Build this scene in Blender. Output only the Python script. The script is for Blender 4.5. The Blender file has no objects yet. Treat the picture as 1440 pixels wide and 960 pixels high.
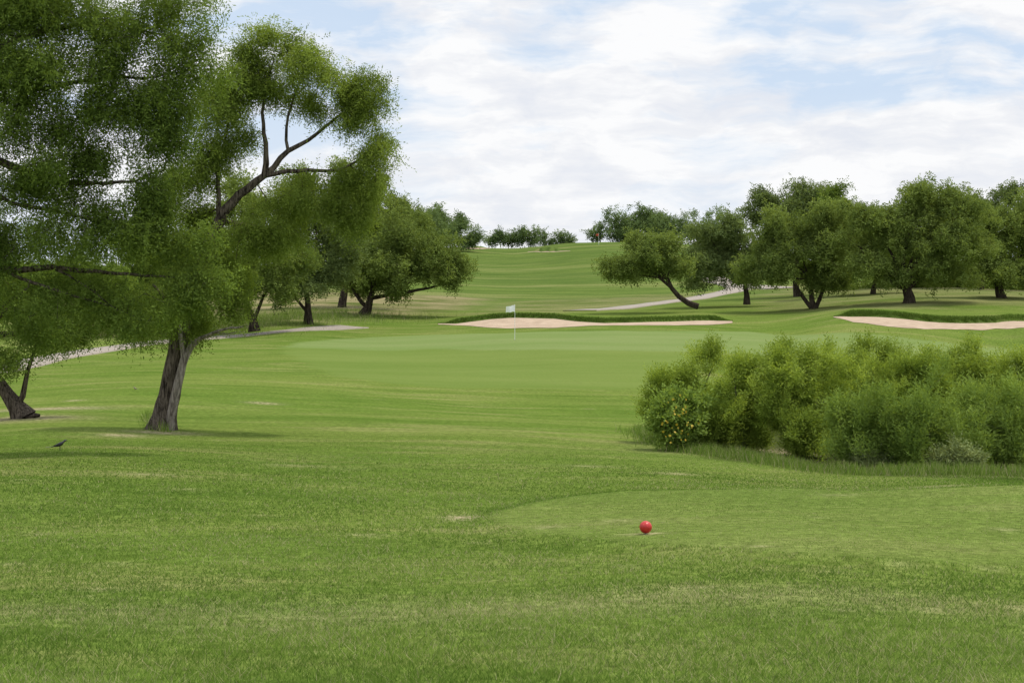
import bpy, math, numpy as np
from mathutils import Vector
F=2240.0; CZ=1.7; HY=400.0
sc=bpy.context.scene
R0=np.random.default_rng(7)

# ------------------------------------------------------------ helpers
def W(px,py,d):
    return np.array([(px-720)/F*d, d, CZ+(HY-py)/F*d])
def link(o,parent=None):
    sc.collection.objects.link(o)
    if parent: o.parent=parent
    return o
def empty(name,loc=(0,0,0)):
    e=bpy.data.objects.new(name,None); e.empty_display_size=0.2; e.location=loc; link(e); return e
def np_mesh(name,V,faces,k,mat,attrs=None,smooth=False,org=None):
    V=np.asarray(V,dtype=np.float64)
    if org is not None: V=V-np.asarray(org)
    V=V.astype(np.float32); faces=np.asarray(faces,dtype=np.int32)
    me=bpy.data.meshes.new(name)
    me.vertices.add(len(V)); me.vertices.foreach_set('co',V.ravel())
    nf=len(faces); me.loops.add(nf*k); me.loops.foreach_set('vertex_index',faces.ravel())
    me.polygons.add(nf)
    me.polygons.foreach_set('loop_start',np.arange(0,nf*k,k,dtype=np.int32))
    me.polygons.foreach_set('loop_total',np.full(nf,k,dtype=np.int32))
    if smooth: me.polygons.foreach_set('use_smooth',np.ones(nf,dtype=bool))
    me.update(calc_edges=True)
    if attrs:
        for an,(tp,data) in attrs.items():
            a=me.attributes.new(an,tp,'POINT')
            if tp=='FLOAT': a.data.foreach_set('value',np.asarray(data,dtype=np.float32).ravel())
            else: a.data.foreach_set('color',np.asarray(data,dtype=np.float32).ravel())
    if mat: me.materials.append(mat)
    return me
def sm(a,b,x):
    t=np.clip((x-a)/(b-a),0,1); return t*t*(3-2*t)

# ------------------------------------------------------------ materials
def newmat(n):
    m=bpy.data.materials.new(n); m.use_nodes=True; nt=m.node_tree
    for x in list(nt.nodes): nt.nodes.remove(x)
    o=nt.nodes.new('ShaderNodeOutputMaterial'); return m,nt,o
def N(nt,t,**kw):
    n=nt.nodes.new(t)
    for k,v in kw.items(): setattr(n,k,v)
    return n
def noise(nt,vec,scale,detail=4,rough=.55):
    n=N(nt,'ShaderNodeTexNoise'); n.inputs['Scale'].default_value=scale
    n.inputs['Detail'].default_value=detail; n.inputs['Roughness'].default_value=rough
    if vec: nt.links.new(vec,n.inputs['Vector'])
    return n.outputs['Fac']
def mapping(nt,vec,s):
    n=N(nt,'ShaderNodeMapping'); n.inputs['Scale'].default_value=s; nt.links.new(vec,n.inputs['Vector']); return n.outputs['Vector']
def ramp(nt,fac,stops):
    n=N(nt,'ShaderNodeValToRGB'); cr=n.color_ramp
    while len(cr.elements)<len(stops): cr.elements.new(.5)
    for e,(p,c) in zip(cr.elements,stops):
        e.position=p; e.color=(c,c,c,1) if not hasattr(c,'__len__') else (*c,1)
    nt.links.new(fac,n.inputs['Fac']); return n.outputs['Color']
def mix(nt,fac,a,b,mode='MIX'):
    n=N(nt,'ShaderNodeMix',data_type='RGBA',blend_type=mode)
    for s,v in ((n.inputs[0],fac),(n.inputs[6],a),(n.inputs[7],b)):
        if isinstance(v,(int,float)): s.default_value=v
        elif isinstance(v,tuple): s.default_value=(*v,1)
        else: nt.links.new(v,s)
    return n.outputs[2]
def math_(nt,op,a,b=0.0,clamp=False):
    n=N(nt,'ShaderNodeMath',operation=op,use_clamp=clamp)
    for s,v in ((n.inputs[0],a),(n.inputs[1],b)):
        if isinstance(v,(int,float)): s.default_value=v
        else: nt.links.new(v,s)
    return n.outputs[0]

def leaf_mat(name,dark,light,trans=.35):
    m,nt,o=newmat(name)
    at=N(nt,'ShaderNodeAttribute',attribute_name='tint')
    c=ramp(nt,at.outputs['Fac'],[(0.05,dark),(.85,light)])
    d=N(nt,'ShaderNodeBsdfDiffuse'); t=N(nt,'ShaderNodeBsdfTranslucent')
    nt.links.new(c,d.inputs['Color'])
    tc=mix(nt,1.0,c,(1.15,1.1,.55),'MULTIPLY'); nt.links.new(tc,t.inputs['Color'])
    ms=N(nt,'ShaderNodeMixShader'); ms.inputs[0].default_value=trans
    nt.links.new(d.outputs[0],ms.inputs[1]); nt.links.new(t.outputs[0],ms.inputs[2])
    nt.links.new(ms.outputs[0],o.inputs[0]); return m
def bark_mat(name,a,b,s=1.0):
    m,nt,o=newmat(name)
    geo=N(nt,'ShaderNodeNewGeometry')
    v=mapping(nt,geo.outputs['Position'],(26*s,26*s,4*s))
    n1=noise(nt,v,1.0,5,.7)
    c=ramp(nt,n1,[(.38,a),(.62,b)])
    p=N(nt,'ShaderNodeBsdfDiffuse')
    nt.links.new(c,p.inputs['Color'])
    bp=N(nt,'ShaderNodeBump'); bp.inputs['Strength'].default_value=1; bp.inputs['Distance'].default_value=.05
    nt.links.new(n1,bp.inputs['Height']); nt.links.new(bp.outputs[0],p.inputs['Normal'])
    nt.links.new(p.outputs[0],o.inputs[0]); return m
def plain(name,col,rough=.5,var=.15,scale=20):
    m,nt,o=newmat(name); geo=N(nt,'ShaderNodeNewGeometry')
    n1=noise(nt,geo.outputs['Position'],scale,4)
    c=mix(nt,n1,tuple(x*(1-var) for x in col),tuple(min(1,x*(1+var)) for x in col))
    p=N(nt,'ShaderNodeBsdfPrincipled'); p.inputs['Roughness'].default_value=rough
    nt.links.new(c,p.inputs['Base Color']); nt.links.new(p.outputs[0],o.inputs[0]); return m

M_leafN=leaf_mat('mesquite_leaf_near',(.07,.115,.022),(.31,.40,.085),.42)
M_leafD=leaf_mat('mesquite_leaf_dark',(.05,.085,.02),(.22,.31,.065),.42)
M_leafF=leaf_mat('mesquite_leaf_far',(.07,.11,.028),(.27,.345,.09),.34)
M_leafG=leaf_mat('mesquite_leaf_grey',(.065,.10,.032),(.22,.285,.10),.34)
M_leafH=leaf_mat('hilltop_leaf',(.07,.115,.045),(.19,.26,.10),.3)
M_shrub=leaf_mat('willow_leaf',(.095,.16,.026),(.36,.46,.085),.42)
M_weed=leaf_mat('weed_leaf',(.095,.16,.03),(.31,.42,.10),.40)
M_pale=leaf_mat('pale_leaf',(.15,.20,.08),(.34,.40,.17),.3)
M_bark=bark_mat('mesquite_bark',(.025,.02,.016),(.19,.155,.125))
M_barkF=bark_mat('mesquite_bark_far',(.02,.016,.012),(.085,.068,.052),.4)
M_dead=bark_mat('dead_wood',(.12,.10,.085),(.40,.35,.31))
M_stem=plain('green_stem',(.10,.11,.045),.8)

# ------------------------------------------------------------ terrain height
CP=[(0,960,7),(720,960,7.2),(1440,960,7),(720,868,9.4),(0,870,9.2),(1440,862,9.5),
(720,754,15),(1440,754,15),(0,760,14.5),(720,700,20),(1440,688,20),(0,690,19),(1000,692,20),
(720,640,28),(1440,668,27.5),(1150,660,28),(0,635,27),(228,605,33),(720,592,42),(20,590,36),(450,600,36),
(1000,642,30),(1440,640,35),(1440,560,75),(1440,517,92),(1000,547,68),(720,547,65),(450,545,60),(1150,600,42),(1250,520,85),
(0,522,75),(100,498,90),(200,484,100),(340,471,112),(500,461,122),(200,540,58),(400,500,86),(720,491,90),(720,478,99),
(720,466,110),(1100,469,108),(1440,492,104),(1000,491,90),
(720,461,116),(720,447,125),(1030,457,117),(1030,448,125),(860,441,134),(1000,431,142),(1180,447,113),(1300,463,106),(1300,446,116),(1440,462,108),(1440,449,116),(1300,431,124),(1440,430,126),(1120,438,130),
(515,441,140),(430,455,122),(600,452,132),(320,428,165),(0,440,150),(150,450,135),
(720,430,165),(720,405,200),(720,380,240),(720,356,290),(800,342,318),(880,341,318),(650,347,312),(1100,400,190),(1100,365,280),
(1440,405,180),(1440,385,260),(0,410,220),(0,370,310),(400,375,280),(950,410,190),(980,345,315)]
pts=[];zz=[]
for px,py,d in CP:
    w=W(px,py,d); pts.append((math.atan2(w[0],w[1]),math.hypot(w[0],w[1]))); zz.append(w[2])
for th in (-.45,-.2,0,.2,.45):
    for r,z in ((.5,0),(2,0),(4.5,0),(430,5),(600,0),(1200,-6),(4000,-10)):
        pts.append((th,r)); zz.append(z)
for th in (-.45,.45):
    for r,z in ((9,-.2),(20,-.9),(40,-1.9),(75,-2.6),(110,-1.6),(170,0),(250,3),(315,6)):
        pts.append((th,r)); zz.append(z)
pts=np.array(pts); zz=np.array(zz)
KT=4.0
C=np.stack([pts[:,0]*KT,np.log(pts[:,1])],1)
def kern(d2): return .5*d2*np.log(d2+1e-12)
n=len(C); D2=((C[:,None]-C[None])**2).sum(-1)
A=np.zeros((n+3,n+3)); A[:n,:n]=kern(D2)+np.eye(n)*1e-4
A[:n,n]=1;A[:n,n+1:]=C;A[n,:n]=1;A[n+1:,:n]=C.T
sol=np.linalg.solve(A,np.concatenate([zz,[0,0,0]]))
def tps(th,r):
    q=np.stack([th*KT,np.log(np.maximum(r,.5))],1); out=np.empty(len(q))
    for i in range(0,len(q),40000):
        s=q[i:i+40000]; d2=((s[:,None]-C[None])**2).sum(-1)
        out[i:i+40000]=kern(d2)@sol[:n]+sol[n]+s@sol[n+1:]
    return out
def Hb(x,y):
    x=np.atleast_1d(np.asarray(x,float)).ravel(); y=np.atleast_1d(np.asarray(y,float)).ravel()
    r=np.hypot(x,y); th=np.arctan2(x,y); a=np.abs(th)
    thc=np.clip(th,-.45,.45)
    z=tps(thc,r)
    back=a>1.2
    if back.any():
        zo=tps(-thc[back],r[back]); w=sm(1.2,math.pi,a[back])*.5
        z[back]=z[back]*(1-w)+zo*w
    u=.018*np.sin(x*.9+1.3*np.sin(y*.31))*np.cos(y*.47+.6)+.03*np.sin(x*.33+2)*np.sin(y*.21+.5*np.sin(x*.17))
    return z+u*sm(3,10,r)*np.clip(r/25,.5,1.5)
_dd=np.exp(np.linspace(math.log(3),math.log(700),3000))
def unp(px,py):
    """ground point seen in direction (px,py) from the tee"""
    x=(px-720)/F*_dd; z=CZ+(HY-py)/F*_dd; h=Hb(x,_dd)
    k=np.argmax(z<h) if (z<h).any() else 2000
    return np.array([x[k],_dd[k],h[k]])
def poly_from(pp): return np.array([unp(a,b)[:2] for a,b in pp])
def sdist(x,y,P):
    d=np.full(len(x),1e18); ins=np.zeros(len(x),bool); n=len(P)
    for i in range(n):
        a=P[i];b=P[(i+1)%n]; e=b-a; wx=x-a[0]; wy=y-a[1]
        t=np.clip((wx*e[0]+wy*e[1])/(e@e+1e-12),0,1)
        d=np.minimum(d,(wx-e[0]*t)**2+(wy-e[1]*t)**2)
        c=((a[1]>y)!=(b[1]>y))
        with np.errstate(divide='ignore',invalid='ignore'):
            xi=(b[0]-a[0])*(y-a[1])/(b[1]-a[1]+1e-12)+a[0]
        ins^=c&(x<xi)
    return np.where(ins,1,-1)*np.sqrt(d)

def bunker(pxs,fr,bk):
    th=[];rf=[];rb=[]
    for p,f,b in zip(pxs,fr,bk):
        a=unp(p,f);c=unp(p,b); th.append(math.atan2(a[0],a[1])); rf.append(math.hypot(a[0],a[1])); rb.append(max(math.hypot(c[0],c[1]),rf[-1]+.1))
    return np.array(th),np.array(rf),np.array(rb)
B1=bunker([616,640,672,690,705,740,780,810,850,900,950,1000,1030],[456.5,457.5,459.5,461,461.5,461.5,461,459.5,458,457.5,457.5,457,454],[455.5,454.5,450.5,448,447,446.5,447.5,451,453.5,452.5,451,450,452])
B2=bunker([1172,1200,1250,1300,1350,1400,1440,1480,1520],[447,453,460,463,463.5,463,462,460,456],[446,444.5,446,451,453.5,453,450.5,450,455])
B3=bunker([655,665,675,690],[349.6,350.5,350.5,349.6],[349,348.5,348.5,349])
B4=bunker([742,760,780,802],[354.4,354.8,354.4,353.6],[354,353.7,353.3,353.2])
BUN=[(B1,.06,.33),(B2,.06,.40),(B3,.05,.7),(B4,.05,.9)]
def bun_t(B,x,y,pad=0):
    r=np.hypot(x,y);th=np.arctan2(x,y)
    rf=np.interp(th,B[0],B[1]);rb=np.interp(th,B[0],B[2])
    ok=(th>B[0][0])&(th<B[0][-1])
    return ok,r,rf,rb
TEE=poly_from([(688,732),(705,722),(750,710),(800,701),(870,694),(1000,692),(1100,690),(1440,686),(1800,686),(1800,815),(1440,803),(1300,797),(1150,787),(1000,777),(850,767),(750,755),(700,744)])
def H(x,y):
    x=np.atleast_1d(np.asarray(x,float)).ravel(); y=np.atleast_1d(np.asarray(y,float)).ravel()
    z=Hb(x,y)
    for B,dep,mnd in BUN:
        ok,r,rf,rb=bun_t(B,x,y)
        t=(r-rf)/np.maximum(rb-rf,.05)
        th_=np.arctan2(x,y); ed=sm(B[0][0],B[0][0]+.012,th_)*(1-sm(B[0][-1]-.012,B[0][-1],th_))
        wdt=np.clip((rb-rf)/3,.35,1)*ed
        z=z-np.where(ok&(r<rb),dep*wdt*sm(0,.4,t),0)
        z=z+np.where(ok,mnd*wdt*sm(-.02,.28,r-rb)*(1-sm(1.5,9,r-rb)),0)
    z=z+.04*sm(-.35,.1,sdist(x,y,TEE))
    return z

# ------------------------------------------------------------ ground sheet
rows=[.5]
while rows[-1]<4200:
    r=rows[-1]
    if r<100: s=.012*r
    elif r<131: s=.26
    elif r<345: s=.008*r
    else: s=.05*r
    rows.append(r+s)
rows=np.array(rows)
front=np.linspace(-.43,.43,640)
side=np.concatenate([np.linspace(.43,math.pi,40)[1:]])
ths=np.concatenate([-side[::-1][1:],front,side])
nt_,nr_=len(ths),len(rows)
TH,RR=np.meshgrid(ths,rows)
X=(RR*np.sin(TH)).ravel();Y=(RR*np.cos(TH)).ravel();Z=H(X,Y)
idx=np.arange(nt_*nr_).reshape(nr_,nt_)
nx=np.roll(idx,-1,axis=1)
q=np.stack([idx[:-1],nx[:-1],nx[1:],idx[1:]],-1).reshape(-1,4)[:,::-1]
wob=lambda s,a: a*(np.sin(X*s+1.7*np.sin(Y*s*.7))+np.cos(Y*s*1.3+X*s*.4))
GREEN=poly_from([(398,488),(430,480),(520,474),(620,470),(720,468),(900,466),(1050,466),(1150,470),(1300,480),(1440,492),(1700,502),(1700,530),(1440,518),(1250,508),(1100,500),(960,494),(840,492),(720,492),(600,491),(480,491)])
APRON=poly_from([(398,488),(480,491),(600,491),(720,492),(840,492),(960,494),(1020,500),(990,520),(960,538),(930,546),(800,547),(640,546),(540,538),(460,524),(415,507)])
sel=(Y>2)&(RR.ravel()<700)
def mask(P,w0,w1,wb=0):
    m=np.zeros(len(X)); d=sdist(X[sel],Y[sel],P)
    if wb: d=d+wob(.8,wb)[sel]
    m[sel]=sm(w0,w1,d); return m
tee=mask(TEE,-.12,.15,.05); teeO=mask(TEE,-.45,-.15,.06)*sm(15.5,18.5,Y)
grn=mask(GREEN,-.5,.5,.15); apr=mask(APRON,-.5,.5,.2)
DRY1=poly_from([(0,500),(100,488),(200,476),(340,464),(480,455),(560,447),(640,442),(700,430),(720,418),(560,412),(300,405),(0,400)])
dry_shade=mask(DRY1,-1,6,.8)
DRY2=poly_from([(640,445),(760,441),(860,436),(960,425),(1000,416),(960,412),(800,420),(700,425)])
dry_shade=np.maximum(dry_shade,.5*mask(DRY2,-2,3,1))
SHADE=poly_from([(1040,436),(1100,441),(1200,438),(1300,436),(1500,434),(1500,400),(1300,400),(1080,402)])
dry_shade=np.maximum(dry_shade,.45*mask(SHADE,-2,4,1))  # shade under the right trees, toned in through the dry-grass mask
SPOTS=[]
for px,py,sx,sy,a_ in [(650,728,.22,.3,1),(370,567,.5,.5,.9),(30,588,1.3,1.2,1),(170,612,.5,.4,.9),(1325,683,.4,.25,.7),(950,666,.35,.3,.6),(228,608,.7,.45,1),(60,575,1.6,.8,1),(1060,636,1.6,1.2,1),(770,747,.14,.12,.5),(905,757,.2,.1,.7),(210,667,.5,.2,.5),(420,655,.5,.25,.4),(830,655,.5,.25,.4),(105,563,.3,.3,.8)]:
    g=unp(px,py); SPOTS.append((g[0],g[1],sx,sy,a_))
for k in range(70):
    px=R0.uniform(0,1440);py=R0.uniform(560,930); g=unp(px,py); s=R0.uniform(.04,.2)*min(1,g[1]/14); SPOTS.append((g[0],g[1],s*1.3,s,R0.uniform(.15,.42)))
def spots(x,y):
    b=np.zeros(len(x))
    for gx,gy,sx,sy,a in SPOTS:
        b=np.maximum(b,a*np.exp(-((x-gx)/sx)**2-((y-gy)/sy)**2))
    return b
bare=spots(X,Y)
lip_shade=np.zeros(len(X))  # mask for the shade painted along the bunker lips
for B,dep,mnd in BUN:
    ok,r_,rf_,rb_=bun_t(B,X,Y); lip_shade=np.maximum(lip_shade,np.where(ok,sm(-.5,0,r_-rb_)*(1-sm(.3,.8,r_-rb_)),0))
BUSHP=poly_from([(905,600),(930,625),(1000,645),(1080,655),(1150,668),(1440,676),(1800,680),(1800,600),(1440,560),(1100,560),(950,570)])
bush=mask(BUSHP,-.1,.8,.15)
hill=sm(135,175,RR.ravel())
thatch=np.exp(-((RR.ravel()-9.9-.25*np.sin(X*.9))/.6)**2)
zone=np.stack([tee,grn,apr,dry_shade],1); zone2=np.stack([bare,teeO*(1-tee),bush,hill],1)
zone3=np.stack([thatch,lip_shade,thatch*0,thatch*0+1],1)

m,nt,o=newmat('turf')
geo=N(nt,'ShaderNodeNewGeometry'); pos=geo.outputs['Position']
def vcol(nm):
    a=N(nt,'ShaderNodeAttribute',attribute_name=nm); s=N(nt,'ShaderNodeSeparateColor'); nt.links.new(a.outputs['Color'],s.inputs[0]); return s.outputs[0],s.outputs[1],s.outputs[2],a.outputs['Alpha']
zt,zg,za,zd=vcol('zone'); zb,zc,zs,zh=vcol('zone2'); zth,zl,_,_=vcol('zone3')
big=noise(nt,mapping(nt,pos,(.05,.11,.05)),1,3); mid=noise(nt,mapping(nt,pos,(.45,.8,.5)),1,4,.65)
fine=noise(nt,pos,9,4,.7)
pat=noise(nt,mapping(nt,pos,(.16,.6,.3)),1,6,.7)
base=mix(nt,ramp(nt,mid,[(.3,0),(.7,1)]),(.15,.26,.045),(.215,.325,.065))
base=mix(nt,ramp(nt,big,[(.4,0),(.65,.8)]),base,(.26,.35,.085))
base=mix(nt,math_(nt,'MULTIPLY',ramp(nt,pat,[(.51,0),(.68,1)]),.75),base,(.38,.40,.16))
base=mix(nt,math_(nt,'MULTIPLY',ramp(nt,pat,[(.30,1),(.46,0)]),.6),base,(.095,.185,.03))
base=mix(nt,math_(nt,'MULTIPLY',zth,ramp(nt,mid,[(.35,.25),(.6,.9)])),base,(.35,.39,.16))
band=noise(nt,mapping(nt,pos,(.012,.085,.02)),1,5,.66)
hc=ramp(nt,band,[(.36,(.125,.21,.05)),(.44,(.215,.31,.08)),(.50,(.135,.225,.055)),(.57,(.23,.31,.09)),(.66,(.33,.37,.15))])
base=mix(nt,zh,base,hc)
dryc=mix(nt,ramp(nt,noise(nt,mapping(nt,pos,(.09,.16,.1)),1,5,.7),[(.38,0),(.60,1)]),(.15,.205,.055),(.46,.41,.24))
base=mix(nt,zd,base,dryc)
tc=mix(nt,ramp(nt,mid,[(.3,0),(.7,1)]),(.215,.31,.08),(.265,.355,.105))
base=mix(nt,math_(nt,'MULTIPLY',zt,.5),base,tc)
base=mix(nt,math_(nt,'MULTIPLY',zc,.6),base,(.07,.15,.03))
gn=noise(nt,mapping(nt,pos,(.06,.25,.1)),1,3)
gc=ramp(nt,gn,[(.35,(.27,.39,.13)),(.65,(.32,.425,.165))])
ac=ramp(nt,gn,[(.35,(.22,.33,.08)),(.65,(.26,.365,.10))])
base=mix(nt,math_(nt,'MULTIPLY',za,.85),base,ac); base=mix(nt,math_(nt,'MULTIPLY',zg,.9),base,gc)
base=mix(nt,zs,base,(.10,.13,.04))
base=mix(nt,math_(nt,'MULTIPLY',zl,.7),base,(.07,.13,.03))  # shade of overhanging lip grass, painted into the turf colour
base=mix(nt,1.0,base,(.53,.51,.48),'MULTIPLY')
bm=math_(nt,'MULTIPLY',zb,ramp(nt,fine,[(.35,.1),(.6,1.25)]),True)
base=mix(nt,bm,base,(.30,.25,.16))
rgh=math_(nt,'SUBTRACT',1.0,math_(nt,'MULTIPLY',math_(nt,'MAXIMUM',zg,za),.75))
base=mix(nt,rgh,base,mix(nt,1.0,base,ramp(nt,fine,[(.25,.45),(.75,1.5)]),'MULTIPLY'))
p=N(nt,'ShaderNodeBsdfDiffuse'); nt.links.new(base,p.inputs['Color'])
nt.links.new(p.outputs[0],o.inputs[0]); M_turf=m
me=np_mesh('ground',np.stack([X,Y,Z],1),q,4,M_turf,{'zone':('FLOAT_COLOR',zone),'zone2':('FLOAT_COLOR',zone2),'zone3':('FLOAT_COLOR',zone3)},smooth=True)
link(bpy.data.objects.new('ground',me))

# ------------------------------------------------------------ bunkers sand
m,nt,o=newmat('bunker_sand'); geo=N(nt,'ShaderNodeNewGeometry')
a=noise(nt,geo.outputs['Position'],1.2,5,.65)
c=ramp(nt,a,[(.3,(.32,.245,.18)),(.7,(.46,.365,.275))]); p=N(nt,'ShaderNodeBsdfDiffuse'); nt.links.new(c,p.inputs[0])
bp=N(nt,'ShaderNodeBump'); bp.inputs['Distance'].default_value=.15; bp.inputs['Strength'].default_value=.7; nt.links.new(a,bp.inputs['Height']); nt.links.new(bp.outputs[0],p.inputs['Normal'])
nt.links.new(p.outputs[0],o.inputs[0]); M_sand=m
for B,dep,mnd in BUN:
    th=np.linspace(B[0][0],B[0][-1],160); rf=np.interp(th,B[0],B[1]);rb=np.interp(th,B[0],B[2])
    rf=rf+.15*np.sin(th*170)+.1*np.sin(th*410); t=np.linspace(0,1,30)
    r=rf[None]+(np.maximum(rb-.04-rf,.0))[None]*t[:,None]; T=np.broadcast_to(th,r.shape)
    x=(r*np.sin(T)).ravel(); y=(r*np.cos(T)).ravel(); z=H(x,y)+.02+.04*np.sin(np.tile(t,(160,1)).T.ravel()*math.pi)
    i=np.arange(30*160).reshape(30,160); f=np.stack([i[:-1,:-1],i[1:,:-1],i[1:,1:],i[:-1,1:]],-1).reshape(-1,4)[:,::-1]
    link(bpy.data.objects.new('sand_bunker',np_mesh('sand_bunker',np.stack([x,y,z],1),f,4,M_sand,smooth=True)))

# ------------------------------------------------------------ cart paths
M_path=plain('path_concrete',(.27,.235,.195),.9,.2,1.5)
def ribbon(pp,w):
    G=np.array([unp(a,b)[:2] for a,b in pp])
    s=np.concatenate([[0],np.cumsum(np.linalg.norm(np.diff(G,axis=0),axis=1))]); ss=np.arange(0,s[-1],1.0)
    g=np.stack([np.interp(ss,s,G[:,0]),np.interp(ss,s,G[:,1])],1)
    for _ in range(12): g[1:-1]=(g[:-2]+2*g[1:-1]+g[2:])/4
    t=np.gradient(g,axis=0); t/=np.linalg.norm(t,axis=1)[:,None]; nn=np.stack([-t[:,1],t[:,0]],1)
    offs=np.array([-w/2,-w/2+.02,-w/4,0,w/4,w/2-.02,w/2]); zo=np.array([-.15,.06,.065,.07,.065,.06,-.15])
    V=g[:,None,:]+nn[:,None,:]*offs[None,:,None]; z=H(V[...,0].ravel(),V[...,1].ravel()).reshape(V.shape[:2])
    z=np.maximum(z,z[:,3:4]-.05)+zo
    k=len(offs); i=np.arange(len(g)*k).reshape(-1,k); f=np.stack([i[:-1,:-1],i[:-1,1:],i[1:,1:],i[1:,:-1]],-1).reshape(-1,4)
    link(bpy.data.objects.new('cart_path',np_mesh('cart_path',np.concatenate([V,z[...,None]],-1).reshape(-1,3),f,4,M_path,smooth=False)))
ribbon([(-260,575),(-120,545),(0,521),(50,508),(100,499),(150,491),(200,484),(270,477),(340,471),(420,466),(500,460)],2.4)
ribbon([(815,437),(850,435),(900,430),(950,424),(1000,416),(1035,409),(1045,404),(1035,400),(1010,396),(1000,390)],3.6)
ribbon([(1035,402),(1060,403),(1100,406)],3.6)

# ------------------------------------------------------------ grass blades
rng=np.random.default_rng(3)
NB=520000
e_=.35; rmin,rmax=5.2,34
u=rng.random(NB); r=(rmin**e_+u*(rmax**e_-rmin**e_))**(1/e_); th=rng.uniform(-.36,.36,NB)
x=r*np.sin(th);y=r*np.cos(th)
keep=rng.random(NB)>spots(x,y)*1.1; x=x[keep];y=y[keep];r=r[keep];NB=len(x)
cl=np.sin(x*5.1+2*np.sin(y*3.3))*np.sin(y*4.7+1.5*np.sin(x*2.9))
cl2=np.sin(x*13.1+2.2*np.sin(y*9.3))*np.sin(y*11.7+1.9*np.sin(x*8.9))
inT=sm(-.05,.1,sdist(x,y,TEE)); z=H(x,y)
fade=1-sm(20,34,r); near=1-sm(8.2,9.6,r)
h=(rng.uniform(.010,.030,NB)*(1+.5*near)+.006*cl+.006*cl2)*(1-.68*inT)*(.25+.75*fade); h=np.maximum(h,.005)
tall=(rng.random(NB)<.008+.02*near)&(inT<.5); h[tall]*=1.9
wd=rng.uniform(.0012,.0026,NB)*np.clip(r/8,1,3)
a=rng.uniform(0,2*math.pi,NB); ln=rng.normal(0,.85,(NB,2))*h[:,None]
V=np.empty((NB,3,3)); V[:,0]=np.stack([x-np.cos(a)*wd,y-np.sin(a)*wd,z-.003],1); V[:,1]=np.stack([x+np.cos(a)*wd,y+np.sin(a)*wd,z-.003],1)
V[:,2]=np.stack([x+ln[:,0],y+ln[:,1],z+h],1)
th_=np.exp(-((r-9.9-.25*np.sin(x*.9))/.6)**2)
patch=np.sin(x*.55+1.2*np.sin(y*.8+1))*np.sin(y*.9+1.4*np.sin(x*.4))
patch2=np.sin(x*1.7+1.9*np.sin(y*1.3+2))*np.sin(y*2.1+1.1*np.sin(x*1.4))
tint=np.clip(rng.beta(1.6,2.4,NB)*.78+.08*cl+.07*cl2+.16*patch+.12*patch2+.12*inT-.05*near,0,1)
straw=rng.random(NB)<(.04+.18*th_+.05*(cl>.3)+.11*(patch>.35)+.07*(patch2>.5)); tint=np.where(straw,1.5,tint)
m,nt,o=newmat('grass_blade'); at=N(nt,'ShaderNodeAttribute',attribute_name='tint')
c=ramp(nt,at.outputs['Fac'],[(0,(.072,.135,.02)),(.5,(.145,.235,.036)),(.92,(.25,.335,.07)),(1,(.36,.34,.18))])
d=N(nt,'ShaderNodeBsdfDiffuse'); t=N(nt,'ShaderNodeBsdfTranslucent'); nt.links.new(c,d.inputs[0]); nt.links.new(c,t.inputs[0])
s=N(nt,'ShaderNodeMixShader'); s.inputs[0].default_value=.35; nt.links.new(d.outputs[0],s.inputs[1]); nt.links.new(t.outputs[0],s.inputs[2]); nt.links.new(s.outputs[0],o.inputs[0])
link(bpy.data.objects.new('grass',np_mesh('grass',V.reshape(-1,3),np.arange(NB*3).reshape(-1,3),3,m,{'tint':('FLOAT',np.repeat(tint,3))})))
M_blade=m

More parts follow.
